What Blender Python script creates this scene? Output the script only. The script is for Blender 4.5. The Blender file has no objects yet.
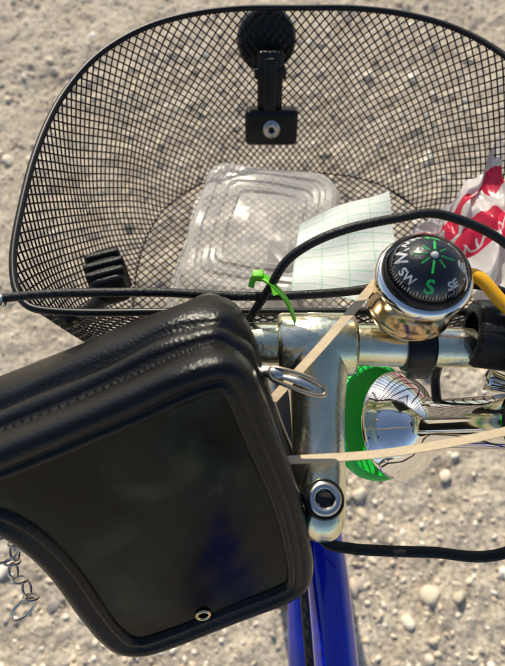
import bpy, math, random
import numpy as np
from mathutils import Vector, Matrix
random.seed(4); rng=np.random.default_rng(4)
sc=bpy.context.scene
sc.view_settings.view_transform='Standard'; sc.view_settings.look='None'; sc.view_settings.exposure=0
# ---------------- materials
def mat(name,col,rough=.5,metal=0,bump=0,bscale=200,var=0,vscale=20,col2=None,coat=0,spec=.5):
    m=bpy.data.materials.new(name); m.use_nodes=True; n=m.node_tree.nodes; l=m.node_tree.links
    p=n['Principled BSDF']; p.inputs['Base Color'].default_value=(*col,1); p.inputs['Roughness'].default_value=rough
    p.inputs['Metallic'].default_value=metal; p.inputs['Coat Weight'].default_value=coat
    p.inputs['Specular IOR Level'].default_value=spec
    tc=n.new('ShaderNodeTexCoord')
    if col2 or var:
        nz=n.new('ShaderNodeTexNoise'); nz.inputs['Scale'].default_value=vscale; nz.inputs['Detail'].default_value=6
        l.new(tc.outputs['Object'],nz.inputs['Vector'])
        cr=n.new('ShaderNodeValToRGB'); cr.color_ramp.elements[0].position=.35; cr.color_ramp.elements[1].position=.68
        c2=col2 if col2 else tuple(max(0,c*(1-var)) for c in col)
        cr.color_ramp.elements[0].color=(*c2,1); cr.color_ramp.elements[1].color=(*col,1)
        l.new(nz.outputs['Fac'],cr.inputs['Fac']); l.new(cr.outputs['Color'],p.inputs['Base Color'])
        mr=n.new('ShaderNodeMapRange'); mr.inputs['To Min'].default_value=rough*.75; mr.inputs['To Max'].default_value=min(1,rough*1.4)
        l.new(nz.outputs['Fac'],mr.inputs['Value']); l.new(mr.outputs['Result'],p.inputs['Roughness'])
    if bump:
        nb=n.new('ShaderNodeTexNoise'); nb.inputs['Scale'].default_value=bscale; nb.inputs['Detail'].default_value=4
        l.new(tc.outputs['Object'],nb.inputs['Vector'])
        b=n.new('ShaderNodeBump'); b.inputs['Strength'].default_value=bump; b.inputs['Distance'].default_value=.002
        l.new(nb.outputs['Fac'],b.inputs['Height']); l.new(b.outputs['Normal'],p.inputs['Normal'])
    return m
def clear(name,tint,gl=.12,diff=.15,rough=.08,bump=.3,bs=60,col=(.85,.87,.88),fr=.45):
    m=bpy.data.materials.new(name); m.use_nodes=True; n=m.node_tree.nodes; l=m.node_tree.links
    n.remove(n['Principled BSDF']); out=n['Material Output']
    t=n.new('ShaderNodeBsdfTransparent'); t.inputs[0].default_value=(*tint,1)
    g=n.new('ShaderNodeBsdfGlossy'); g.inputs['Roughness'].default_value=rough
    d=n.new('ShaderNodeBsdfDiffuse'); d.inputs[0].default_value=(*col,1)
    tr=n.new('ShaderNodeBsdfTranslucent'); tr.inputs[0].default_value=(*col,1)
    nz=n.new('ShaderNodeTexNoise'); nz.inputs['Scale'].default_value=bs; tc=n.new('ShaderNodeTexCoord')
    l.new(tc.outputs['Object'],nz.inputs['Vector'])
    b=n.new('ShaderNodeBump'); b.inputs['Strength'].default_value=bump; b.inputs['Distance'].default_value=.003
    l.new(nz.outputs['Fac'],b.inputs['Height']); l.new(b.outputs['Normal'],g.inputs['Normal'])
    md=n.new('ShaderNodeMixShader'); md.inputs[0].default_value=.5; l.new(d.outputs[0],md.inputs[1]); l.new(tr.outputs[0],md.inputs[2])
    m1=n.new('ShaderNodeMixShader'); m1.inputs[0].default_value=diff; l.new(t.outputs[0],m1.inputs[1]); l.new(md.outputs[0],m1.inputs[2])
    lw=n.new('ShaderNodeLayerWeight'); lw.inputs[0].default_value=.35; l.new(b.outputs['Normal'],lw.inputs['Normal'])
    ma=n.new('ShaderNodeMath'); ma.operation='MULTIPLY_ADD'; ma.inputs[1].default_value=fr; ma.inputs[2].default_value=gl
    l.new(lw.outputs['Fresnel'],ma.inputs[0])
    m2=n.new('ShaderNodeMixShader'); l.new(ma.outputs[0],m2.inputs[0]); l.new(m1.outputs[0],m2.inputs[1]); l.new(g.outputs[0],m2.inputs[2])
    l.new(m2.outputs[0],out.inputs['Surface']); return m
M={}
M['black']=mat('black_plastic',(.006,.006,.007),.32,bump=.15,bscale=400,spec=.38)
M['rubber']=mat('black_rubber',(.008,.008,.009),.5,bump=.3,bscale=500,spec=.35)
M['wire']=mat('black_coated_wire',(.005,.005,.007),.4,spec=.3)
M['leather']=mat('black_vinyl',(.003,.003,.0035),.25,bump=.24,bscale=600,var=.4,vscale=40,spec=.34)
M['piping']=mat('black_piping',(.004,.004,.005),.3,bump=.2,bscale=500,spec=.3)
M['chrome']=mat('chrome',(.96,.94,.90),.06,1)
M['alu']=mat('brushed_aluminium',(.97,.93,.76),.23,1,bump=.12,bscale=350,col2=(.74,.75,.50),vscale=35)  # greenish-yellow mottling paints reflections into the metal colour
M['brass']=mat('brass',(.88,.66,.40),.13,1,col2=(.64,.45,.26),vscale=60)
M['steel']=mat('steel',(.72,.70,.66),.25,1,var=.3)
M['blue']=mat('blue_paint',(.003,.022,.60),.2,0,coat=.8,col2=(.002,.012,.42),vscale=30)
M['green']=mat('green_plastic',(.02,.66,.08),.35)
M['lime']=mat('green_tie',(.18,.70,.03),.35)
M['yellow']=mat('yellow_cable_cover',(.85,.42,.01),.4)
M['band']=mat('rubber_band',(.74,.58,.37),.55,bump=.2,bscale=300,var=.25)
M['white']=mat('white_print',(.8,.8,.8),.4)
M['gprint']=mat('green_print',(.02,.65,.12),.4)
M['clear']=clear('clear_plastic',(.97,.97,.96),.01,.46,rough=.28,bump=.35,bs=45,col=(.96,.94,.90),fr=.22)
M['dome']=clear('compass_dome',(.97,.98,.98),.03,.0,.03,0)
# ---------------- mesh helpers
def mkobj(name,V,F,m,smooth=True,parent=None,mi=None):
    me=bpy.data.meshes.new(name); me.from_pydata([tuple(map(float,v)) for v in V],[],[list(map(int,f)) for f in F])
    ms=m if isinstance(m,(list,tuple)) else [m]
    for k in ms: me.materials.append(k)
    if mi is not None: me.polygons.foreach_set('material_index',mi)
    if smooth: me.polygons.foreach_set('use_smooth',[True]*len(me.polygons))
    me.update(); o=bpy.data.objects.new(name,me); sc.collection.objects.link(o)
    if parent: o.parent=parent
    return o
def empty(name,loc=(0,0,0)):
    o=bpy.data.objects.new(name,None); sc.collection.objects.link(o); o.empty_display_size=.05; return o
def catmull(P,n=8,closed=False):
    P=[np.array(p,float) for p in P]; out=[]; L=len(P)
    rngi=range(L) if closed else range(L-1)
    for i in rngi:
        if closed: a,b,c,d=P[(i-1)%L],P[i],P[(i+1)%L],P[(i+2)%L]
        else: a,b,c,d=P[max(i-1,0)],P[i],P[i+1],P[min(i+2,L-1)]
        for k in range(n):
            t=k/n; out.append(.5*((2*b)+(c-a)*t+(2*a-5*b+4*c-d)*t*t+(3*b-a-3*c+d)*t**3))
    if not closed: out.append(P[-1])
    return out
def tube(P,r,sides=10,closed=False,cap=True,flat=1.0):
    P=[np.array(p,float) for p in P]; n=len(P); R=r if hasattr(r,'__len__') else [r]*n
    T=[]
    for i in range(n):
        a=P[(i-1)%n] if (closed or i>0) else P[i]; b=P[(i+1)%n] if (closed or i<n-1) else P[i]
        t=b-a; T.append(t/ (np.linalg.norm(t)+1e-12))
    u=np.cross(T[0],[0,0,1.]); 
    if np.linalg.norm(u)<.05: u=np.cross(T[0],[1.,0,0])
    u/=np.linalg.norm(u); V=[];F=[]
    for i in range(n):
        u=u-np.dot(u,T[i])*T[i]; u/=np.linalg.norm(u); w=np.cross(T[i],u)
        for k in range(sides):
            a=2*math.pi*k/sides; V.append(P[i]+R[i]*(math.cos(a)*u+math.sin(a)*w*flat))
    m=n if closed else n-1
    for i in range(m):
        for k in range(sides):
            a=i*sides+k;b=i*sides+(k+1)%sides; j=(i+1)%n
            F.append([a,b,j*sides+(k+1)%sides,j*sides+k])
    if cap and not closed:
        F.append(list(range(sides))[::-1]); F.append([(n-1)*sides+k for k in range(sides)])
    return V,F
def merge(parts):
    V=[];F=[]
    for v,f in parts:
        o=len(V); V+=list(v); F+=[[i+o for i in q] for q in f]
    return V,F
def tubeobj(name,P,r,m,parent=None,smooth=6,sides=12,closed=False,flat=1.0):
    Q=catmull(P,smooth,closed) if smooth and len(P)>2 else P
    if hasattr(r,'__len__') : r=list(np.interp(np.linspace(0,1,len(Q)),np.linspace(0,1,len(r)),r))
    v,f=tube(Q,r,sides,closed,True,flat); return mkobj(name,v,f,m,True,parent)
def frame_from(axis,up=(0,0,1)):
    z=Vector(axis).normalized(); x=Vector(up).cross(z)
    if x.length<.01: x=Vector((1,0,0))
    x.normalize(); y=z.cross(x); return x,y,z
def lathe(name,prof,org,axis,m,parent=None,seg=48,mi=None,rib=None):
    x,y,z=frame_from(axis); o=Vector(org); V=[];F=[]; idx=[]
    for (r,h) in prof:
        for k in range(seg):
            a=2*math.pi*k/seg; rr=r*(1+(rib if rib and k%2 else 0)); V.append(o+z*h+x*(rr*math.cos(a))+y*(rr*math.sin(a)))
    for i in range(len(prof)-1):
        for k in range(seg):
            F.append([i*seg+k,i*seg+(k+1)%seg,(i+1)*seg+(k+1)%seg,(i+1)*seg+k]); idx.append(mi[i] if mi else 0)
    return mkobj(name,V,F,m,True,parent,idx if mi else None)
def rbox(name,size,loc,rot,m,parent=None,bev=.003,seg=3):
    import bmesh
    bm=bmesh.new(); bmesh.ops.create_cube(bm,size=1); bmesh.ops.scale(bm,vec=size,verts=bm.verts)
    bmesh.ops.bevel(bm,geom=bm.edges[:],offset=bev,segments=seg,affect='EDGES',profile=.6)
    me=bpy.data.meshes.new(name); bm.to_mesh(me); bm.free(); me.materials.append(m)
    me.polygons.foreach_set('use_smooth',[True]*len(me.polygons))
    o=bpy.data.objects.new(name,me); sc.collection.objects.link(o)
    R=rot if isinstance(rot,Matrix) else Matrix.Rotation(0,4,'X')
    me.transform(Matrix.Translation(Vector(loc))@R.to_4x4()); 
    if parent: o.parent=parent
    return o
def basis(x,y,z): return Matrix((Vector(x),Vector(y),Vector(z))).transposed()
def sharp(o,ang=35):
    me=o.data; me.polygons.foreach_set('use_smooth',[True]*len(me.polygons))
    try: me.set_sharp_from_angle(angle=math.radians(ang))
    except Exception: pass
def ring(c,R,axis,r,n=24,s=8):
    x,y,z=frame_from(axis); c=Vector(c)
    return tube([c+x*R*math.cos(2*math.pi*k/n)+y*R*math.sin(2*math.pi*k/n) for k in range(n)],r,s,True)
def mth_(nn,ll,op,a,b=None,c=None):
    q=nn.new('ShaderNodeMath'); q.operation=op
    for i,x in enumerate((a,b,c)):
        if x is None: continue
        if isinstance(x,(int,float)): q.inputs[i].default_value=x
        else: ll.new(x,q.inputs[i])
    return q.outputs[0]

# ---------------- ground
def ground_mat():
    m=bpy.data.materials.new('gravelly_dirt'); m.use_nodes=True; n=m.node_tree.nodes; l=m.node_tree.links; p=n['Principled BSDF']
    tc=n.new('ShaderNodeTexCoord'); p.inputs['Roughness'].default_value=.95; p.inputs['Specular IOR Level'].default_value=.2
    a=n.new('ShaderNodeTexNoise'); a.inputs['Scale'].default_value=6; a.inputs['Detail'].default_value=12; a.inputs['Roughness'].default_value=.7
    b=n.new('ShaderNodeTexNoise'); b.inputs['Scale'].default_value=90; b.inputs['Detail'].default_value=6; b.inputs['Roughness'].default_value=.7
    v=n.new('ShaderNodeTexVoronoi'); v.inputs['Scale'].default_value=75
    for q in (a,b,v): l.new(tc.outputs['Object'],q.inputs['Vector'])
    cr=n.new('ShaderNodeValToRGB'); e=cr.color_ramp.elements; e[0].position=.3; e[0].color=(.54,.44,.33,1); e[1].position=.7; e[1].color=(.86,.75,.59,1)
    l.new(a.outputs['Fac'],cr.inputs['Fac'])
    cr2=n.new('ShaderNodeValToRGB'); e=cr2.color_ramp.elements; e[0].position=.34; e[0].color=(.30,.31,.37,1); e[1].position=.56; e[1].color=(1.0,1.0,1,1)  # blue-grey shadow speckles painted into the colour at the bump's low spots
    l.new(b.outputs['Fac'],cr2.inputs['Fac'])
    mx=n.new('ShaderNodeMix'); mx.data_type='RGBA'; mx.blend_type='MULTIPLY'; mx.inputs[0].default_value=.8
    l.new(cr.outputs[0],mx.inputs[6]); l.new(cr2.outputs[0],mx.inputs[7]); l.new(mx.outputs[2],p.inputs['Base Color'])
    bu=n.new('ShaderNodeBump'); bu.inputs['Distance'].default_value=.012; bu.inputs['Strength'].default_value=.8; l.new(b.outputs['Fac'],bu.inputs['Height'])
    bv=n.new('ShaderNodeBump'); bv.invert=True; bv.inputs['Distance'].default_value=.005; bv.inputs['Strength'].default_value=.7; l.new(v.outputs['Distance'],bv.inputs['Height'])
    l.new(bu.outputs[0],bv.inputs['Normal']); l.new(bv.outputs[0],p.inputs['Normal']); return m
NG=512; X0,X1,Y0,Y1=-1.8,1.8,-.9,3.0
fx=np.fft.fftfreq(NG)[:,None]; fy=np.fft.fftfreq(NG)[None,:]; fr=np.sqrt(fx**2+fy**2); fr[0,0]=1
spec=np.fft.fft2(rng.normal(size=(NG,NG)))*(1/(fr**1.15))*(fr>.008)*np.exp(-(fr/.3)**2); H=np.real(np.fft.ifft2(spec)); H/=H.std()
H=np.where(H>0,H*.8,H)*.0066
gx=np.linspace(X0,X1,NG); gy=np.linspace(Y0,Y1,NG)
fade=np.clip(np.minimum.reduce([(gx-X0)[:,None]+0*gy[None,:],(X1-gx)[:,None]+0*gy[None,:],(gy-Y0)[None,:]+0*gx[:,None],(Y1-gy)[None,:]+0*gx[:,None]])/.15,0,1)
H*=fade
def hgt(x,y):
    i=int(np.clip((x-X0)/(X1-X0)*(NG-1),0,NG-1)); j=int(np.clip((y-Y0)/(Y1-Y0)*(NG-1),0,NG-1)); return H[i,j]
ext=[-400,-60,-15,-5]; exr=[5,15,60,400]
ax_=np.array(ext+list(gx)+exr); ay_=np.array(ext+list(gy)+exr); n1=len(ax_); Hp=np.zeros((n1,n1)); Hp[4:-4,4:-4]=H
XX,YY=np.meshgrid(ax_,ay_,indexing='ij'); V=np.stack([XX,YY,Hp],-1).reshape(-1,3)
I,J=np.meshgrid(np.arange(n1-1),np.arange(n1-1),indexing='ij'); a0=(I*n1+J).ravel(); Q=np.stack([a0,a0+n1,a0+n1+1,a0+1],1)
me=bpy.data.meshes.new('ground'); me.vertices.add(len(V)); me.vertices.foreach_set('co',V.ravel().astype('f')); me.loops.add(len(Q)*4); me.loops.foreach_set('vertex_index',Q.ravel().astype('i'))
me.polygons.add(len(Q)); me.polygons.foreach_set('loop_start',np.arange(0,len(Q)*4,4,dtype='i')); me.update(calc_edges=True); me.polygons.foreach_set('use_smooth',[True]*len(Q)); me.materials.append(ground_mat())
sc.collection.objects.link(bpy.data.objects.new('ground',me))
def stone_mat():
    m=bpy.data.materials.new('gravel_stone'); m.use_nodes=True; n=m.node_tree.nodes; l=m.node_tree.links; p=n['Principled BSDF']
    at=n.new('ShaderNodeAttribute'); at.attribute_name='tone'; p.inputs['Roughness'].default_value=.85; p.inputs['Specular IOR Level'].default_value=.25
    cr=n.new('ShaderNodeValToRGB'); e=cr.color_ramp.elements
    e[0].position=0; e[0].color=(.30,.27,.25,1); e[1].position=1; e[1].color=(.90,.85,.75,1)
    for pos,c in ((.12,(.48,.42,.35)),(.4,(.70,.58,.43)),(.75,(.82,.73,.59))):
        q=e.new(pos); q.color=(*c,1)
    l.new(at.outputs['Fac'],cr.inputs[0])
    nz=n.new('ShaderNodeTexNoise'); nz.inputs['Scale'].default_value=150; tc=n.new('ShaderNodeTexCoord'); l.new(tc.outputs['Object'],nz.inputs['Vector']); nz.inputs['Detail'].default_value=5
    mx=n.new('ShaderNodeMix'); mx.data_type='RGBA'; mx.blend_type='OVERLAY'; mx.inputs[0].default_value=.4
    l.new(cr.outputs[0],mx.inputs[6]); l.new(nz.outputs['Fac'],mx.inputs[7]); l.new(mx.outputs[2],p.inputs['Base Color'])
    b=n.new('ShaderNodeBump'); b.inputs['Strength'].default_value=.5; b.inputs['Distance'].default_value=.004; l.new(nz.outputs['Fac'],b.inputs['Height']); l.new(b.outputs[0],p.inputs['Normal'])
    return m
def stones():
    import bmesh
    protos=[]
    for sub in (1,2):
        L=[]
        for k in range(9):
            bm=bmesh.new(); bmesh.ops.create_icosphere(bm,subdivisions=sub,radius=1)
            v=np.array([x.co[:] for x in bm.verts]); f=np.array([[q.index for q in x.verts] for x in bm.faces]); bm.free()
            for j in range(8):
                nn=rng.normal(size=3); nn/=np.linalg.norm(nn); h=rng.uniform(.45,.8); pr=v@nn; over=np.clip(pr-h,0,None); v=v-np.outer(over,nn)*.95
            v*=(1+rng.normal(0,.05,size=(len(v),1)))
            L.append((v,f))
        protos.append(L)
    VV=[];FF=[];TT=[];off=0
    def add(n,lo,hi,pset,xr,yr,pw):
        nonlocal off
        for i in range(n):
            for _ in range(4):
                px,py=rng.uniform(*xr),rng.uniform(*yr)
                cl=.5+.5*math.sin(px*5.1+2*math.sin(py*3.3))*math.sin(py*4.3+1.7*math.sin(px*4.1))
                if rng.random()<.25+.75*cl: break
            v,f=pset[rng.integers(len(pset))]
            r=lo+(hi-lo)*rng.random()**pw
            sc3=r*np.array([rng.uniform(.8,1.5),rng.uniform(.6,1.1),rng.uniform(.5,.95)])
            a=rng.uniform(0,6.283); c,s=math.cos(a),math.sin(a); R=np.array([[c,-s,0],[s,c,0],[0,0,1]])
            b=rng.uniform(-.4,.4); c,s=math.cos(b),math.sin(b); R=R@np.array([[1,0,0],[0,c,-s],[0,s,c]])
            w=(v*sc3)@R.T+np.array([px,py,hgt(px,py)+r*rng.uniform(-.2,.4)])
            VV.append(w);FF.append(f+off);off+=len(v);TT.append(np.full(len(v),rng.random()))
    add(1700,.007,.023,protos[1],(-1.7,1.7),(-.85,2.9),2.8)
    add(17000,.003,.0095,protos[0],(-1.6,1.6),(-.7,2.9),1.4)
    V=np.concatenate(VV);F=np.concatenate(FF);T=np.concatenate(TT)
    me=bpy.data.meshes.new('gravel'); me.vertices.add(len(V)); me.vertices.foreach_set('co',V.ravel().astype('f'))
    me.loops.add(len(F)*3); me.loops.foreach_set('vertex_index',F.ravel().astype('i'))
    me.polygons.add(len(F)); me.polygons.foreach_set('loop_start',np.arange(0,len(F)*3,3,dtype='i'))
    me.update(calc_edges=True); a=me.attributes.new('tone','FLOAT','POINT'); a.data.foreach_set('value',T.astype('f'))
    me.materials.append(stone_mat()); me.validate()
    o=bpy.data.objects.new('gravel',me); sc.collection.objects.link(o)
stones()

# ---------------- basket
bk=empty('wire_basket'); CX=.04
half=[(0,.468),(.05,.4675),(.095,.458),(.135,.437),(.168,.400),(.188,.350),(.196,.295),(.196,.24),(.192,.195),(.180,.166),(.155,.158),(.08,.158)]
rimp=[(CX+x,y) for x,y in half]+[(CX,.158)]+[(CX-x,y) for x,y in half[:0:-1]]
rim=np.array(catmull([(x,y,0) for x,y in rimp],12,True))[:,:2]
seg=np.linalg.norm(np.roll(rim,-1,0)-rim,axis=1); cum=np.concatenate([[0],np.cumsum(seg)]); per=cum[-1]
rimc=np.vstack([rim,rim[:1]])
ZR=1.03; ZB=.88
def rim_at(t):
    d=(t%1.0)*per; return np.array([np.interp(d,cum,rimc[:,0]),np.interp(d,cum,rimc[:,1])])
def wall(t,s):
    p=rim_at(t); x,y=p; 
    bx=CX+(x-CX)*.78; by=.305+(y-.305)*.72
    q=s*.62+.38*s**5
    return np.array([x+(bx-x)*q,y+(by-y)*q,ZR+(ZB-ZR)*(1-(1-s)**1.12)])
parts=[]; N=146; SH=19; K=22
ph=rng.uniform(0,6.28,8)
def dent(t,s):
    a=2*math.pi*t; k=math.sin(math.pi*s)
    return np.array([math.sin(3*a+ph[0])*.0028+math.sin(11*a+ph[1]+4*s)*.0011,math.sin(4*a+ph[2])*.0028+math.sin(13*a+ph[3]-3*s)*.0011,math.sin(9*a+ph[4])*.0010])*k
for sgn in (1,-1):
    for i in range(N):
        parts.append(tube([wall((i+sgn*SH*k/K)/N,k/K)+dent((i+sgn*SH*k/K)/N,k/K) for k in range(K+1)],.00066,5,cap=False))
v,f=merge(parts); mkobj('mesh_wall',v,f,M['wire'],True,bk)
bot=np.array([wall(i/200,1)[:2] for i in range(200)])
parts=[]
sp=.0064
for ang in (45,135):
    d=np.array([math.cos(math.radians(ang)),math.sin(math.radians(ang))]); nn=np.array([-d[1],d[0]])
    pr=bot@nn
    for c in np.arange(pr.min()+.002,pr.max(),sp):
        hits=[]
        for i in range(200):
            a=pr[i]-c;b=pr[(i+1)%200]-c
            if a*b<0: hits.append((bot[i]+(bot[(i+1)%200]-bot[i])*a/(a-b))@d)
        if len(hits)>=2:
            h0,h1=min(hits),max(hits); z=ZB+(.0006 if ang==45 else -.0006)
            parts.append(tube([[*(nn*c+d*(h0+(h1-h0)*q)),z] for q in (0,.5,1)],.00066,5,cap=False))
v,f=merge(parts); mkobj('mesh_floor',v,f,M['wire'],True,bk)
tubeobj('rim_wire',[(*p,ZR) for p in rim[::2]],.0025,M['wire'],bk,0,10,True)
tubeobj('base_wire',[(*p,ZB-.001) for p in bot[::2]],.0007,M['wire'],bk,0,8,True)

# ---------------- bicycle
bi=empty('bicycle')
tubeobj('handlebar',[(-.30,-.16,1.04),(-.25,-.07,1.03),(-.19,.015,1.01),(-.125,.09,.998),(-.075,.125,1.012),(-.03,.1370,1.025),(.037,.1375,1.027),(.09,.1365,1.027),(.15,.131,1.028),(.22,.10,1.034),(.30,.03,1.045),(.345,-.05,1.05)],
        [.0111,.0111,.0111,.0112,.0118,.0127,.0127,.0125,.0112,.0111,.0111,.0111],M['alu'],bi,8,28)
for nm,P in (('grip_left',[(-.33,-.24,1.045),(-.30,-.16,1.04),(-.27,-.105,1.035)]),('grip_right',[(.375,-.12,1.05),(.345,-.05,1.05),(.305,.02,1.046)])):
    tubeobj(nm,P,.0155,M['rubber'],bi,6,20)
def loft(name,secs,cx,m,parent,ex=2.6,ns=32):
    C=catmull([np.array(s) for s in secs],4); V=[];F=[]
    for (y,hw,hh,zc) in C:
        for k in range(ns):
            a=2*math.pi*k/ns; c,s=math.cos(a),math.sin(a)
            V.append((cx+hw*math.copysign(abs(c)**(2/ex),c),y,zc+hh*math.copysign(abs(s)**(2/ex),s)))
    n=len(C)
    for i in range(n-1):
        for k in range(ns): F.append([i*ns+k,i*ns+(k+1)%ns,(i+1)*ns+(k+1)%ns,(i+1)*ns+k])
    F.append(list(range(ns))); F.append([(n-1)*ns+k for k in range(ns)][::-1]); return mkobj(name,V,F,m,True,parent)
loft('stem',[(.0315,.004,.004,1.008),(.034,.0085,.009,1.008),(.041,.012,.0135,1.008),(.055,.0138,.0155,1.007),(.075,.0146,.014,1.011),(.10,.0153,.0135,1.018),(.118,.0175,.0155,1.024),(.13,.0205,.0175,1.027),(.146,.019,.0165,1.028),(.153,.012,.010,1.028)],.037,M['alu'],bi,2.3)
lathe('stem_clamp',[(.013,-.0225),(.0175,-.0225),(.0187,-.020),(.0187,.020),(.0175,.0225),(.013,.0225)],(.037,.1375,1.027),(1,0,0),M['alu'],bi)
lathe('quill_shaft',[(.011,0),(.011,-.13)],(.037,.052,1.0),(-.03,-.31,.95),M['chrome'],bi)
lathe('stem_bolt',[(.0005,.0025),(.0048,.0025),(.0048,.0062),(.0078,.0062),(.0088,.005),(.0088,-.004)],(.037,.0505,1.0195),(0,-.06,1),[M['steel'],M['black']],bi,36,[1,1,0,0,0])
lathe('bolt_recess_ring',[(.0088,.003),(.0098,.0038),(.0104,.0032),(.0108,.001)],(.037,.0505,1.0198),(0,-.06,1),M['black'],bi,36)
lathe('bolt_hex_socket',[(.0001,.0052),(.0045,.0052)],(.037,.0505,1.0195),(0,-.06,1),M['rubber'],bi,6)
ht=np.array([.050,.107,.84]); hd=np.array([.03,.31,-.95])
tubeobj('head_tube',[ht-hd*.07,ht+hd*.10],.0185,M['blue'],bi,0,28)
lathe('headset_locknut',[(.011,.01),(.017,.01),(.0195,.006),(.0195,0),(.021,-.004),(.021,-.012)],tuple(ht-hd*.078),tuple(-hd),M['chrome'],bi)
tubeobj('top_tube',[(.052,.10,.835),(.0625,.0,.832),(.072,-.28,.80),(.075,-.50,.74)],.0168,M['blue'],bi,8,28)
tubeobj('down_tube',[(.056,.15,.74),(.062,-.1,.54),(.066,-.38,.29)],.019,M['blue'],bi,0,28)
tubeobj('shift_cable',[(.046,.09,.862),(.040,.03,.846),(.0435,-.06,.842),(.052,-.25,.815),(.06,-.45,.76)],.0032,M['rubber'],bi,6,10)
tubeobj('seat_tube',[(.066,-.38,.29),(.072,-.54,.86)],.016,M['blue'],bi,0,20)
tubeobj('seat_post',[(.072,-.54,.86),(.072,-.565,.95)],.0127,M['chrome'],bi,0,20)
tubeobj('saddle',[(.072,-.40,.965),(.072,-.5,.968),(.072,-.6,.975),(.072,-.68,.985)],[.014,.03,.075,.06],M['black'],bi,6,20,flat=.45)
tubeobj('bottom_bracket',[(.03,-.38,.29),(.10,-.38,.29)],.022,M['blue'],bi,0,20)
wx=.052
for i,dx in enumerate((-.05,.05)):
    tubeobj('fork_blade_%d'%i,[(wx+dx*.5,.165,.70),(wx+dx,.20,.64),(wx+dx,.27,.46),(wx+dx,.335,.34)],[.013,.012,.009,.007],M['blue'],bi,6,14)
    tubeobj('chain_stay_%d'%i,[(.066+dx*.4,-.38,.29),(.066+dx*1.2,-.80,.335)],.009,M['blue'],bi,0,12)
    tubeobj('seat_stay_%d'%i,[(.066+dx*.3,-.53,.80),(.066+dx*1.2,-.80,.335)],.007,M['blue'],bi,0,12)
def wheel(nm,c):
    c=Vector(c); ax=(1,0,0)
    v,f=ring(c,.315,ax,.0225,72,14); mkobj(nm+'_tyre',v,f,M['rubber'],True,bi)
    v,f=ring(c,.292,ax,.009,72,8); mkobj(nm+'_rim',v,f,M['steel'],True,bi)
    P=[]
    for k in range(36):
        a=2*math.pi*k/36; b=a+(.5 if k%2 else -.5); sx=.025 if (k//2)%2 else -.025
        P.append(tube([c+Vector((sx,.02*math.cos(b),.02*math.sin(b))),c+Vector((0,.29*math.cos(a),.29*math.sin(a)))],.001,5))
    v,f=merge(P); mkobj(nm+'_spokes',v,f,M['steel'],True,bi)
    tubeobj(nm+'_hub',[c+Vector((-.05,0,0)),c+Vector((-.03,0,0)),c+Vector((.03,0,0)),c+Vector((.05,0,0))],.016,M['steel'],bi,0,16)
wheel('front_wheel',(wx,.335,.338)); wheel('rear_wheel',(.066,-.80,.338))
lathe('shifter_collar',[(.0115,0),(.0165,0),(.018,.003),(.018,.03),(.016,.034),(.0115,.034)],(.125,.140,1.037),(1,-.12,.02),M['rubber'],bi,44,rib=.09)
tubeobj('brake_lever_body',[(.158,.135,1.03),(.185,.135,1.03),(.205,.125,1.028)],[.018,.017,.012],M['black'],bi,4,16)
tubeobj('brake_lever',[(.19,.15,1.022),(.25,.13,1.01),(.32,.06,1.005),(.37,-.03,1.0)],.006,M['steel'],bi,8,12,flat=.6)
tubeobj('lever_barrel_adjuster',[(.140,.122,1.012),(.155,.116,1.012),(.175,.112,1.012)],[.007,.0055,.0075],M['chrome'],bi,4,14)
tubeobj('brake_cable',[(-.26,.12,1.045),(-.152,.1515,1.052),(-.068,.156,1.055),(-.0014,.157,1.049),(.05,.161,1.047),(.09,.168,1.045),(.14,.165,1.045),(.19,.145,1.03)],.0026,M['rubber'],bi,10,12)
tubeobj('cable_ferrule',[(-.150,.1515,1.052),(-.143,.152,1.0523),(-.1385,.1522,1.0525)],[.003,.0042,.0034],M['steel'],bi,4,14)
tubeobj('gear_cable',[(-.002,.150,1.035),(.0086,.157,1.055),(.020,.167,1.072),(.043,.1735,1.085),(.0766,.181,1.088),(.100,.184,1.087),(.1335,.1735,1.078),(.165,.150,1.06),(.19,.14,1.035)],.0025,M['rubber'],bi,10,12)
tubeobj('lower_cable',[(.040,.052,.955),(.0446,.037,.957),(.06,.033,.957),(.0785,.032,.9545),(.11,.031,.9548),(.1554,.0307,.954),(.22,.06,.97)],.0034,M['rubber'],bi,8,12,flat=.6)
tubeobj('yellow_cable',[(.100,.168,1.050),(.114,.163,1.062),(.1225,.1577,1.0665),(.136,.1413,1.062),(.16,.12,1.058)],.0036,M['yellow'],bi,6,14)

# ---------------- compass bell
cb=empty('compass_bell'); bx,by=.0885,.1520
lathe('bell_body',[(.012,1.045),(.019,1.045),(.0220,1.046),(.0238,1.048),(.0241,1.051),(.0233,1.0535),(.0228,1.055),(.0232,1.064),(.0240,1.071),(.0250,1.0730),(.0254,1.0755),(.0249,1.0775),(.0236,1.079),(.0225,1.0795),(.021,1.079)],(bx,by,0),(0,0,1),[M['brass'],M['chrome']],cb,64,[0,0,0,0,0,0,0,0,0,0,1,1,1,1])
lathe('black_collar',[(.0222,1.078),(.0225,1.081),(.0220,1.0835),(.021,1.084)],(bx,by,0),(0,0,1),M['black'],cb,64)
R=.0195; cz=1.079
lathe('compass_card',[(R*math.cos(a),cz+R*.82*math.sin(a)) for a in np.linspace(0,math.pi/2-.001,20)],(bx,by,0),(0,0,1),M['black'],cb,64)
Rd=.0212
lathe('clear_dome',[(Rd*math.cos(a),cz+.0005+Rd*.85*math.sin(a)) for a in np.linspace(0,math.pi/2-.001,20)],(bx,by,0),(0,0,1),M['dome'],cb,64)
def on_dome(az,el,lift=.0002):
    n=Vector((math.sin(az)*math.cos(el),-math.cos(az)*math.cos(el),math.sin(el)))
    p=Vector((bx,by,cz))+Vector((n.x*R,n.y*R,n.z*R*.82)); nn=Vector((n.x,n.y,n.z/.82)).normalized()
    return p+nn*lift
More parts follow.
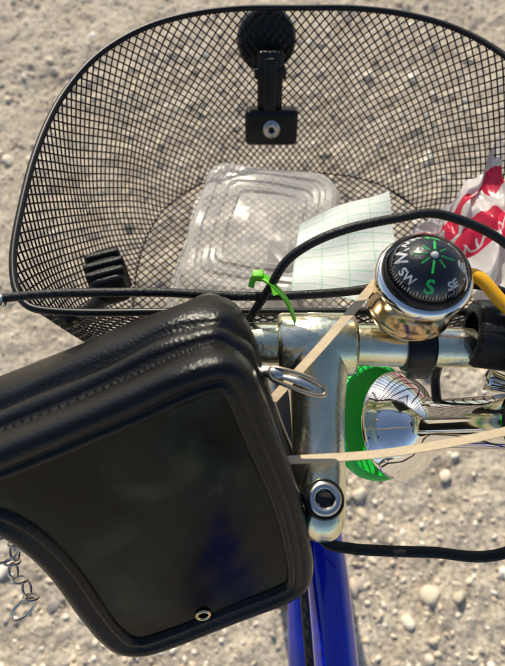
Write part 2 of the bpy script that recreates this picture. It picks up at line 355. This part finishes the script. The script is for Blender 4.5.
def text(s,az,el,size,m,nm,wid=1):
    cu=bpy.data.curves.new(nm,'FONT'); cu.body=s; cu.size=size; cu.align_x='CENTER'; cu.align_y='CENTER'; cu.extrude=.0001; cu.offset=size*.02
    t=bpy.data.objects.new(nm,cu); sc.collection.objects.link(t); bpy.context.view_layer.update()
    me=bpy.data.meshes.new_from_object(t); bpy.data.objects.remove(t)
    for v in me.vertices: v.co=on_dome(az+v.co.x*wid/(R*math.cos(el)),el+v.co.y/R*1.05,.00025+max(v.co.z,0))
    me.materials.clear(); me.materials.append(m); o=bpy.data.objects.new(nm,me); sc.collection.objects.link(o); o.parent=cb
rot0=math.radians(-12)
for k,(s,m) in enumerate([('S','gprint'),('SE','white'),('E','white'),('NE','white'),('N','gprint'),('NW','white'),('W','white'),('SW','white')]):
    text(s,rot0+k*math.pi/4,math.radians(38 if len(s)==1 else 36),.0105 if len(s)==1 else .0066,M[m],'letter_'+s)
P=[]
for k in range(72):
    az=rot0+k*math.pi/36; hi=24 if k%3 else 28
    P.append(tube([on_dome(az,math.radians(17)),on_dome(az,math.radians(hi-2))],.00024,4))
v,f=merge(P); mkobj('degree_ticks',v,f,M['white'],False,cb)
P=[]
for k in range(8):
    az=rot0+k*math.pi/4; P.append(tube([on_dome(az,math.radians(66 if k%2 else 60)),on_dome(az,math.radians(80))],.0004 if k%2 else .0006,4))
v,f=merge(P); mkobj('compass_rose',v,f,M['gprint'],False,cb)
lathe('pivot_cap',[(.0001,.0012),(.0015,.001),(.002,0)],(bx,by,cz+R*.82),(0,0,1),M['white'],cb,16)
sx_=.096
lathe('clamp_strap',[(.0128,-.008),(.0150,-.008),(.0154,-.006),(.0154,.006),(.0150,.008),(.0128,.008)],(sx_,.1365,1.027),(1,0,0),M['black'],cb,40)
rbox('mounting_foot',(.018,.022,.012),(sx_-.004,.146,1.042),None,M['black'],cb,.002)
rbox('strap_tail',(.013,.005,.014),(sx_+.002,.1235,1.020),None,M['black'],cb,.0015)

# ---------------- phone bag
pb=empty('phone_bag')
P0=Vector((-.034,.0497,1.049)); n=Vector((.15,-.835,.53)).normalized(); e1=Vector((.984,.177,0)).normalized(); e2=n.cross(e1).normalized()
out=[(-.112,.033),(-.07,.043),(-.02,.0570),(.012,.067),(.030,.068),(.0405,.058),(.0445,.042),(.050,.015),(.0565,-.0146),(.0605,-.045),(.0616,-.072),(.059,-.090),(.049,-.100),(.03,-.1065),(0,-.115),(-.028,-.1225),(-.0442,-.124),(-.056,-.116),(-.0625,-.101),(-.067,-.08),(-.0708,-.0542),(-.077,-.025),(-.088,-.003),(-.108,.008),(-.118,.020)]
O=np.array(catmull([(a,b,0) for a,b in out],8,True))[:,:2]
A=.5*np.sum(O[:,0]*np.roll(O[:,1],-1)-np.roll(O[:,0],-1)*O[:,1])
if A<0: O=O[::-1]
T=np.roll(O,-2,0)-np.roll(O,2,0); T/=np.linalg.norm(T,axis=1)[:,None]; NI=np.stack([-T[:,1],T[:,0]],1)
def bagpt(p,w): return P0+e1*float(p[0])+e2*float(p[1])+n*w
layers=[(.0155,.0005),(.0150,.0022),(.0135,.0036),(.0115,.0036),(.0105,.0022),(.0095,.0020),(.008,.0038),(.005,.0045),(.002,.0034),(.0003,.0008),(0,-.003),(0,-.011),(.0012,-.0125),(.0028,-.0135),(.0028,-.0175),(.001,-.0185),(-.0010,-.020),(-.0018,-.024),(-.0012,-.0285),(.0026,-.031),(.0030,-.0325),(-.0012,-.035),(-.0030,-.040),(-.0032,-.048),(-.0015,-.059),(.002,-.067),(.008,-.0715),(.02,-.073)]
V=[];F=[];mi=[]; L=len(O)
for ins,w in layers:
    for k in range(L): V.append(bagpt(O[k]+NI[k]*(ins+(.0009*math.sin(k*.21+w*60)+.0004*math.sin(k*.57-w*130))*(1 if w<-.018 else .25)),w+ .0009*math.sin(k*.33+w*90)*(1 if w<-.02 else .2)))
lm=[1,1,1,1,0,1,1,1,0,0,0,0,2,2,2]+[0]*(len(layers)-16)
for i in range(len(layers)-1):
    for k in range(L):
        F.append([i*L+k,i*L+(k+1)%L,(i+1)*L+(k+1)%L,(i+1)*L+k][::-1]); mi.append(lm[i])
F.append([(len(layers)-1)*L+k for k in range(L)][::-1]); mi.append(0)
mkobj('bag_shell',V,F,[M['leather'],M['piping'],M['rubber']],True,pb,mi)
wm=bpy.data.materials.new('dark_clear_window'); wm.use_nodes=True; nn=wm.node_tree.nodes; ll=wm.node_tree.links; p=nn['Principled BSDF']
tc=nn.new('ShaderNodeTexCoord'); nz=nn.new('ShaderNodeTexNoise'); nz.inputs['Scale'].default_value=24; nz.inputs['Detail'].default_value=8; nz.inputs['Distortion'].default_value=.6
ll.new(tc.outputs['Object'],nz.inputs['Vector']); cr=nn.new('ShaderNodeValToRGB'); e=cr.color_ramp.elements
e[0].position=.42; e[0].color=(.001,.003,.002,1); e[1].position=.78; e[1].color=(.06,.06,.03,1); q=e.new(.57); q.color=(.004,.014,.009,1)  # green and brown blotches are reflections painted into the window colour
ll.new(nz.outputs['Fac'],cr.inputs[0]); ll.new(cr.outputs[0],p.inputs['Base Color']); p.inputs['Specular IOR Level'].default_value=.20
rr_=nn.new('ShaderNodeMapRange'); rr_.inputs['From Min'].default_value=.35; rr_.inputs['From Max'].default_value=.65; rr_.inputs['To Min'].default_value=.14; rr_.inputs['To Max'].default_value=.30; ll.new(nz.outputs['Fac'],rr_.inputs['Value']); ll.new(rr_.outputs['Result'],p.inputs['Roughness'])
nb=nn.new('ShaderNodeTexNoise'); nb.inputs['Scale'].default_value=12; nb.inputs['Distortion'].default_value=.5; nb.inputs['Detail'].default_value=1.5; ll.new(tc.outputs['Object'],nb.inputs['Vector'])
bb=nn.new('ShaderNodeBump'); bb.inputs['Strength'].default_value=.5; bb.inputs['Distance'].default_value=.006; ll.new(nb.outputs['Fac'],bb.inputs['Height']); ll.new(bb.outputs[0],p.inputs['Normal'])
Wn=[bagpt(O[k]+NI[k]*.0153,.0008) for k in range(L)]
mkobj('window',Wn,[list(range(L))],wm,False,pb)
P=[]
for k in range(0,L*3):
    i=k/3; a=O[int(i)%L]*(1-(i%1))+O[(int(i)+1)%L]*(i%1); ni=NI[int(i)%L]
    if k%2==0: P.append(tube([bagpt(a+ni*.0022,-.0142),bagpt(a+ni*.0022,-.0168)],.0006,4))
v,f=merge(P); mkobj('zipper_teeth',v,f,M['black'],False,pb)
v,f=ring(bagpt((-.003,-.0965),.0020),.0036,n,.0011); mkobj('cable_eyelet',v,f,M['brass'],True,pb)
rbox('velcro_strap',(.03,.03,.004),(-.02,.118,1.045),None,M['rubber'],pb,.0015)
lathe('velcro_loop',[(.013,-.014),(.0155,-.014),(.0155,.014),(.013,.014)],(-.02,.1365,1.027),(1,0,0),M['rubber'],pb)
tubeobj('zip_slider',[(.0035,.104,1.066),(.010,.102,1.068),(.015,.101,1.068)],[.003,.0038,.003],M['steel'],pb,4,12,flat=.6)
zp=[(.009,.1035,1.069),(.016,.1020,1.070),(.027,.0985,1.069),(.034,.0945,1.067),(.0342,.0905,1.0665),(.027,.0910,1.067),(.015,.0955,1.068),(.009,.0985,1.0685)]
tubeobj('zip_pull',zp,.0012,M['brass'],pb,6,8,True)
tubeobj('zip_tag',[(.012,.1,1.0685),(.022,.0968,1.069),(.031,.0932,1.067)],[.0012,.0022,.0016],M['steel'],pb,6,12,flat=.4)

# ---------------- horn
hn=empty('bicycle_horn'); h0=Vector((.102,.113,.952)); h1=Vector((.148,.092,1.020)); ax=(h1-h0).normalized(); Lh=(h1-h0).length
lathe('trumpet',[(.033,.001),(.0355,-.001),(.0372,0),(.0372,.0015),(.0355,.003),(.033,.0075),(.028,.014),(.0225,.0195),(.0185,.0245),(.0165,.030),(.0160,.037),(.0160,.050),(.0162,Lh-.012),(.0166,Lh-.008),(.0166,Lh)],h0,ax,M['chrome'],hn,64)
lathe('bulb',[(.0100,Lh-.001),(.0150,Lh),(.0150,Lh+.004),(.013,Lh+.012),(.018,Lh+.022),(.026,Lh+.038),(.029,Lh+.055),(.025,Lh+.073),(.013,Lh+.085),(.001,Lh+.088)],h0,ax,M['rubber'],hn,40)
lathe('green_mouth_ring',[(.0375,-.004),(.0400,-.004),(.0412,-.006),(.0412,-.012),(.039,-.014),(.0,-.014)],h0+Vector((-.009,.003,0)),ax,M['green'],hn,64)
tubeobj('horn_bracket',[(.118,.112,.985),(.116,.13,.995),(.116,.137,1.012)],.003,M['black'],hn,4,12)

# ---------------- rubber bands
def strap(name,P,w,th,m,nrm=(0,-.5,.86),parent=None):
    Q=catmull(P,8); V=[];F=[]; nr=Vector(nrm).normalized()
    for i,p in enumerate(Q):
        t=Vector(Q[min(i+1,len(Q)-1)]-Q[max(i-1,0)]).normalized(); s=t.cross(nr).normalized(); p=Vector(p)
        for a,b in ((-1,-1),(1,-1),(1,1),(-1,1)): V.append(p+s*(a*w/2)+nr*(b*th/2))
    n_=len(Q)
    for i in range(n_-1):
        for k in range(4): F.append([i*4+k,i*4+(k+1)%4,(i+1)*4+(k+1)%4,(i+1)*4+k])
    F.append([3,2,1,0]); F.append([(n_-1)*4+k for k in range(4)]); return mkobj(name,V,F,m,False,parent)
strap('rubber_band',[(.072,.165,1.059),(.067,.158,1.0605),(.040,.126,1.0575),(.0078,.0904,1.0536),(-.004,.078,1.050)],.0046,.0010,M['band'],(0,0,1))
strap('rubber_band',[(.004,.066,1.037),(.020,.0666,1.0385),(.07,.0685,1.046),(.1286,.077,1.058),(.17,.09,1.06)],.0042,.0010,M['band'],(0,.1,1))
gt=empty('green_zip_tie')
strap('tie_strap',[(.003,.1645,1.0585),(.012,.157,1.0595),(.0195,.149,1.055),(.024,.143,1.045)],.0036,.0012,M['lime'],(.5,.2,.8),parent=gt)
strap('tie_loop',[(-.001,.161,1.052),(.002,.1655,1.0575),(.010,.160,1.0605),(.013,.152,1.0585)],.0034,.0012,M['lime'],parent=gt)
rbox('tie_head',(.006,.005,.005),(.003,.1645,1.059),None,M['lime'],gt,.001)

# ---------------- light mount on the basket front
lm_=empty('bicycle_light_mount'); wn=Vector((0,-.933,.36)).normalized(); wxx=Vector((1,0,0)); B=basis(wxx,wn.cross(wxx),wn)
lathe('reflector_disc',[(.0,.004),(.022,.004),(.026,.002),(.028,-.004),(.026,-.014),(.0,-.016)],Vector((.013,.468,1.000)),wn,M['black'],lm_,40)
rbox('neck',(.024,.056,.012),Vector((.0165,.441,.976)),B,M['black'],lm_,.004)
rbox('neck_ridge',(.013,.050,.012),Vector((.0165,.436,.976)),B,M['black'],lm_,.003)
rbox('neck_knuckle',(.030,.010,.016),Vector((.0165,.444,.985)),B,M['black'],lm_,.003)
rbox('clamp_block',(.052,.034,.020),Vector((.0185,.424,.941)),B,M['black'],lm_,.006)
lathe('clamp_screw',[(.0,.0115),(.0025,.0115),(.003,.013),(.0058,.013),(.0068,.0118),(.0085,.0114),(.0085,.009)],Vector((.0185,.424,.941)),wn,[M['steel'],M['black']],lm_,28,[1,1,0,0,0,0])
bc=empty('basket_clamp'); Rb=Matrix.Rotation(math.radians(18),3,'Z')@Matrix.Rotation(math.radians(-20),3,'X')
rbox('clamp_body',(.026,.042,.024),Vector((-.108,.220,.975)),Rb,M['black'],bc,.006)
for k,(dy,w) in enumerate(((-.012,.028),(.0,.030),(.013,.026))): rbox('rib_%d'%k,(w,.006,.027),Vector((-.108,.220,.977))+Rb@Vector((0,dy,0)),Rb,M['rubber'],bc,.0025)
tubeobj('clamp_arm',[(-.108,.21,.97),(-.114,.18,.99),(-.114,.158,1.022)],.006,M['black'],bc,6,12)

# ---------------- clear container (upside down, ribbed base up)
pc=empty('plastic_container')
def rr(w,l,r,n=10,ne=14):
    P=[];cs=((w/2-r,l/2-r,0),(-w/2+r,l/2-r,90),(-w/2+r,-l/2+r,180),(w/2-r,-l/2+r,270))
    for j,(cx,cy,a0) in enumerate(cs):
        for k in range(n+1):
            a=math.radians(a0+90*k/n); P.append(np.array((cx+r*math.cos(a),cy+r*math.sin(a))))
        c2=cs[(j+1)%4]; a=math.radians(a0+90); q=np.array((c2[0]+r*math.cos(a),c2[1]+r*math.sin(a))); p0=np.array((cx+r*math.cos(a),cy+r*math.sin(a)))
        for k in range(1,ne): P.append(p0*(1-k/ne)+q*(k/ne))
    return P
def container():
    z0=ZB+.003; prof=[(.160,.180,.020,0),(.160,.180,.020,.002),(.146,.166,.020,.0025),(.144,.164,.020,.008),(.140,.160,.020,.011),(.126,.146,.020,.050),(.120,.141,.018,.058),(.112,.133,.016,.0605),(.102,.123,.012,.0605),(.098,.119,.012,.0590),(.092,.113,.010,.0590),(.088,.109,.010,.0605),(.080,.101,.010,.0605),(.076,.097,.010,.0590),(.070,.091,.008,.0590),(.066,.087,.008,.0605),(.058,.079,.008,.0605),(.054,.075,.008,.0590),(.026,.045,.006,.0590)]
    V=[];F=[]; an=math.radians(-10); n_=len(rr(.1,.1,.01))
    for w,l,r,h in prof:
        for k,(x,y) in enumerate(rr(w,l,r)):
            rib=1+.016*(1 if k%2 else -1) if .009<h<.055 else 1
            x*=rib;y*=rib
            hh=h+((.0014*math.sin(x*90+y*50)+.0010*math.sin(y*140-x*60)) if h>.055 else 0)
            x+=.0012*math.sin(y*70+h*90); y+=.0012*math.sin(x*80)
            V.append((.008+x*math.cos(an)-y*math.sin(an),.296+x*math.sin(an)+y*math.cos(an),z0+hh))
    for i in range(len(prof)-1):
        for k in range(n_): F.append([i*n_+k,i*n_+(k+1)%n_,(i+1)*n_+(k+1)%n_,(i+1)*n_+k])
    F.append([(len(prof)-1)*n_+k for k in range(n_)]); return mkobj('tray',V,F,M['clear'],True,pc)
sharp(container(),25)

# ---------------- receipt
rm=bpy.data.materials.new('printed_paper'); rm.use_nodes=True; nn=rm.node_tree.nodes; ll=rm.node_tree.links; p=nn['Principled BSDF']; p.inputs['Roughness'].default_value=.7
uv=nn.new('ShaderNodeUVMap'); uv.uv_map='UVMap'; sp_=nn.new('ShaderNodeSeparateXYZ'); ll.new(uv.outputs[0],sp_.inputs[0])
mth=lambda *a: mth_(nn,ll,*a)
ln=mth('LESS_THAN',mth('FRACT',mth('MULTIPLY',sp_.outputs[1],11)),.14); ln2=mth('LESS_THAN',mth('FRACT',mth('MULTIPLY',sp_.outputs[0],4)),.05)
nz=nn.new('ShaderNodeTexNoise'); nz.inputs['Scale'].default_value=60; ll.new(uv.outputs[0],nz.inputs['Vector'])
tx=mth('MULTIPLY',mth('GREATER_THAN',nz.outputs['Fac'],.56),mth('LESS_THAN',mth('FRACT',mth('MULTIPLY_ADD',sp_.outputs[1],11,.5)),.4))
fac=mth('MAXIMUM',mth('MAXIMUM',ln,ln2),mth('MULTIPLY',tx,.8))
mx=nn.new('ShaderNodeMix'); mx.data_type='RGBA'; ll.new(fac,mx.inputs[0]); mx.inputs[6].default_value=(.80,.82,.76,1); mx.inputs[7].default_value=(.50,.68,.52,1); ll.new(mx.outputs[2],p.inputs['Base Color'])
def sheet(name,c00,c10,c11,c01,m,sag,n_=24,amp=.002,fn=None,parent=None):
    V=[];F=[];U=[]
    for j in range(n_+1):
        for i in range(n_+1):
            u,v=i/n_,j/n_; q=(Vector(c00)*(1-u)+Vector(c10)*u)*(1-v)+(Vector(c01)*(1-u)+Vector(c11)*u)*v
            q.z+=sag*math.sin(math.pi*u)*(1-.5*v)+amp*math.sin(7*u+5*v)+amp*.6*math.sin(13*v-4*u)
            if fn: q=fn(q,u,v)
            V.append(q);U.append((u,v))
    for j in range(n_):
        for i in range(n_): a=j*(n_+1)+i; F.append([a,a+1,a+n_+2,a+n_+1])
    o=mkobj(name,V,F,m,True,parent); ul=o.data.uv_layers.new(name='UVMap')
    for lp in o.data.loops: ul.data[lp.index].uv=U[lp.vertex_index]
    return o
sheet('paper_receipt',(.030,.222,.951),(.125,.215,.930),(.122,.330,.950),(.040,.292,.951),rm,.008)
# ---------------- crumpled plastic bag (thin printed film, folded)
from mathutils import noise
bm_=bpy.data.materials.new('printed_plastic_film'); bm_.use_nodes=True; nn=bm_.node_tree.nodes; ll=bm_.node_tree.links; p=nn['Principled BSDF']; p.inputs['Roughness'].default_value=.22
mth=lambda *a: mth_(nn,ll,*a)
uv=nn.new('ShaderNodeUVMap'); uv.uv_map='UVMap'; sp_=nn.new('ShaderNodeSeparateXYZ'); ll.new(uv.outputs[0],sp_.inputs[0])
u_,v_=sp_.outputs[0],sp_.outputs[1]
nz=nn.new('ShaderNodeTexNoise'); nz.inputs['Scale'].default_value=2; nz.inputs['Detail'].default_value=0; ll.new(uv.outputs[0],nz.inputs['Vector'])
vd=mth('MULTIPLY_ADD',nz.outputs['Fac'],.12,v_)
blk=mth('MULTIPLY',mth('GREATER_THAN',vd,.36),mth('LESS_THAN',vd,.62))
st=mth('MULTIPLY',mth('GREATER_THAN',vd,.78),mth('LESS_THAN',vd,.90))
bk_=nn.new('ShaderNodeTexVoronoi'); bk_.feature='DISTANCE_TO_EDGE'; mpg=nn.new('ShaderNodeMapping'); mpg.inputs['Scale'].default_value=(12,9,1); ll.new(uv.outputs[0],mpg.inputs[0]); ll.new(mpg.outputs[0],bk_.inputs['Vector']); bk_.inputs['Scale'].default_value=1
let=mth('MULTIPLY',mth('LESS_THAN',bk_.outputs['Distance'],.07),mth('MULTIPLY',mth('GREATER_THAN',vd,.42),mth('LESS_THAN',vd,.50)))
red=mth('MULTIPLY',mth('MAXIMUM',blk,st),mth('SUBTRACT',1.0,let))
mx=nn.new('ShaderNodeMix'); mx.data_type='RGBA'; ll.new(red,mx.inputs[0]); mx.inputs[6].default_value=(.84,.81,.80,1); mx.inputs[7].default_value=(.74,.03,.09,1); ll.new(mx.outputs[2],p.inputs['Base Color'])
trn=nn.new('ShaderNodeBsdfTranslucent'); ll.new(mx.outputs[2],trn.inputs[0]); ms=nn.new('ShaderNodeMixShader'); ms.inputs[0].default_value=.4
ll.new(p.outputs[0],ms.inputs[1]); ll.new(trn.outputs[0],ms.inputs[2]); ll.new(ms.outputs[0],nn['Material Output'].inputs['Surface'])
pl=empty('plastic_bag')
def film(seed,amp):
    def fn(q,u,v):
        d=Vector((u*1.5,v*2.0,seed)); h=0
        for s_,a_ in ((1,1),(2.1,.40),(4.3,.16)): h+=a_*(.35-abs(noise.noise(d*s_)))
        d2=Vector((u*3+9,v*3,seed+4)); q=q.copy(); q.z+=amp*h; q.x+=.35*amp*noise.noise(d2); q.y+=.4*amp*noise.noise(d2*1.7+Vector((5,0,0)))
        q.x=min(q.x,.04+.178+.10*(q.z-.95)); return q
    return fn
sheet('film_top',(.166,.235,.915),(.226,.215,.950),(.222,.378,.962),(.172,.320,.925),bm_,.014,60,0,film(1.3,.034),pl)
sheet('film_under',(.156,.255,.890),(.220,.225,.910),(.215,.355,.925),(.156,.330,.892),bm_,.012,40,0,film(7.7,.024),pl)
# ---------------- key chain
kc=empty('key_chain'); P=[]
for k in range(9):
    t=k/8; c=Vector((-.1316+.004*t+.003*math.sin(k),.04-.034*t,1.006-.034*t)); P.append(ring(c,.0042,(1,.3,.2) if k%2 else (.1,.9,.5),.0007,16,6))
P.append(ring((-.130,.0,.966),.007,(.8,-.6,.3),.0010,28,6)); P.append(ring((-.134,.028,.998),.008,(.5,-.6,.5),.0009,28,6))
v,f=merge(P); mkobj('links',v,f,M['steel'],True,kc)

# ---------------- light & camera
sd=Vector((-.20,.80,.66)).normalized()
sun=bpy.data.lights.new('sun','SUN'); sun.energy=5; sun.angle=math.radians(.5); sun.color=(1,.91,.73)
so=bpy.data.objects.new('sun',sun); sc.collection.objects.link(so); so.rotation_euler=sd.to_track_quat('Z','Y').to_euler()
w=bpy.data.worlds.new('World'); sc.world=w; w.use_nodes=True; nt=w.node_tree; bg=nt.nodes['Background']; sk=nt.nodes.new('ShaderNodeTexSky')
sk.sky_type='NISHITA'; sk.sun_disc=False; sk.sun_elevation=math.asin(sd.z); sk.sun_rotation=math.atan2(sd.x,sd.y)
nt.links.new(sk.outputs[0],bg.inputs[0]); bg.inputs[1].default_value=.12
cam=bpy.data.cameras.new('camera'); co=bpy.data.objects.new('camera',cam); sc.collection.objects.link(co); sc.camera=co
co.location=(0,0,1.30); co.rotation_euler=(math.radians(28),0,0); cam.lens=28.1; cam.sensor_width=36; cam.sensor_fit='AUTO'; cam.clip_start=.01; cam.clip_end=2000
cam.dof.use_dof=True; cam.dof.focus_distance=.32; cam.dof.aperture_fstop=9
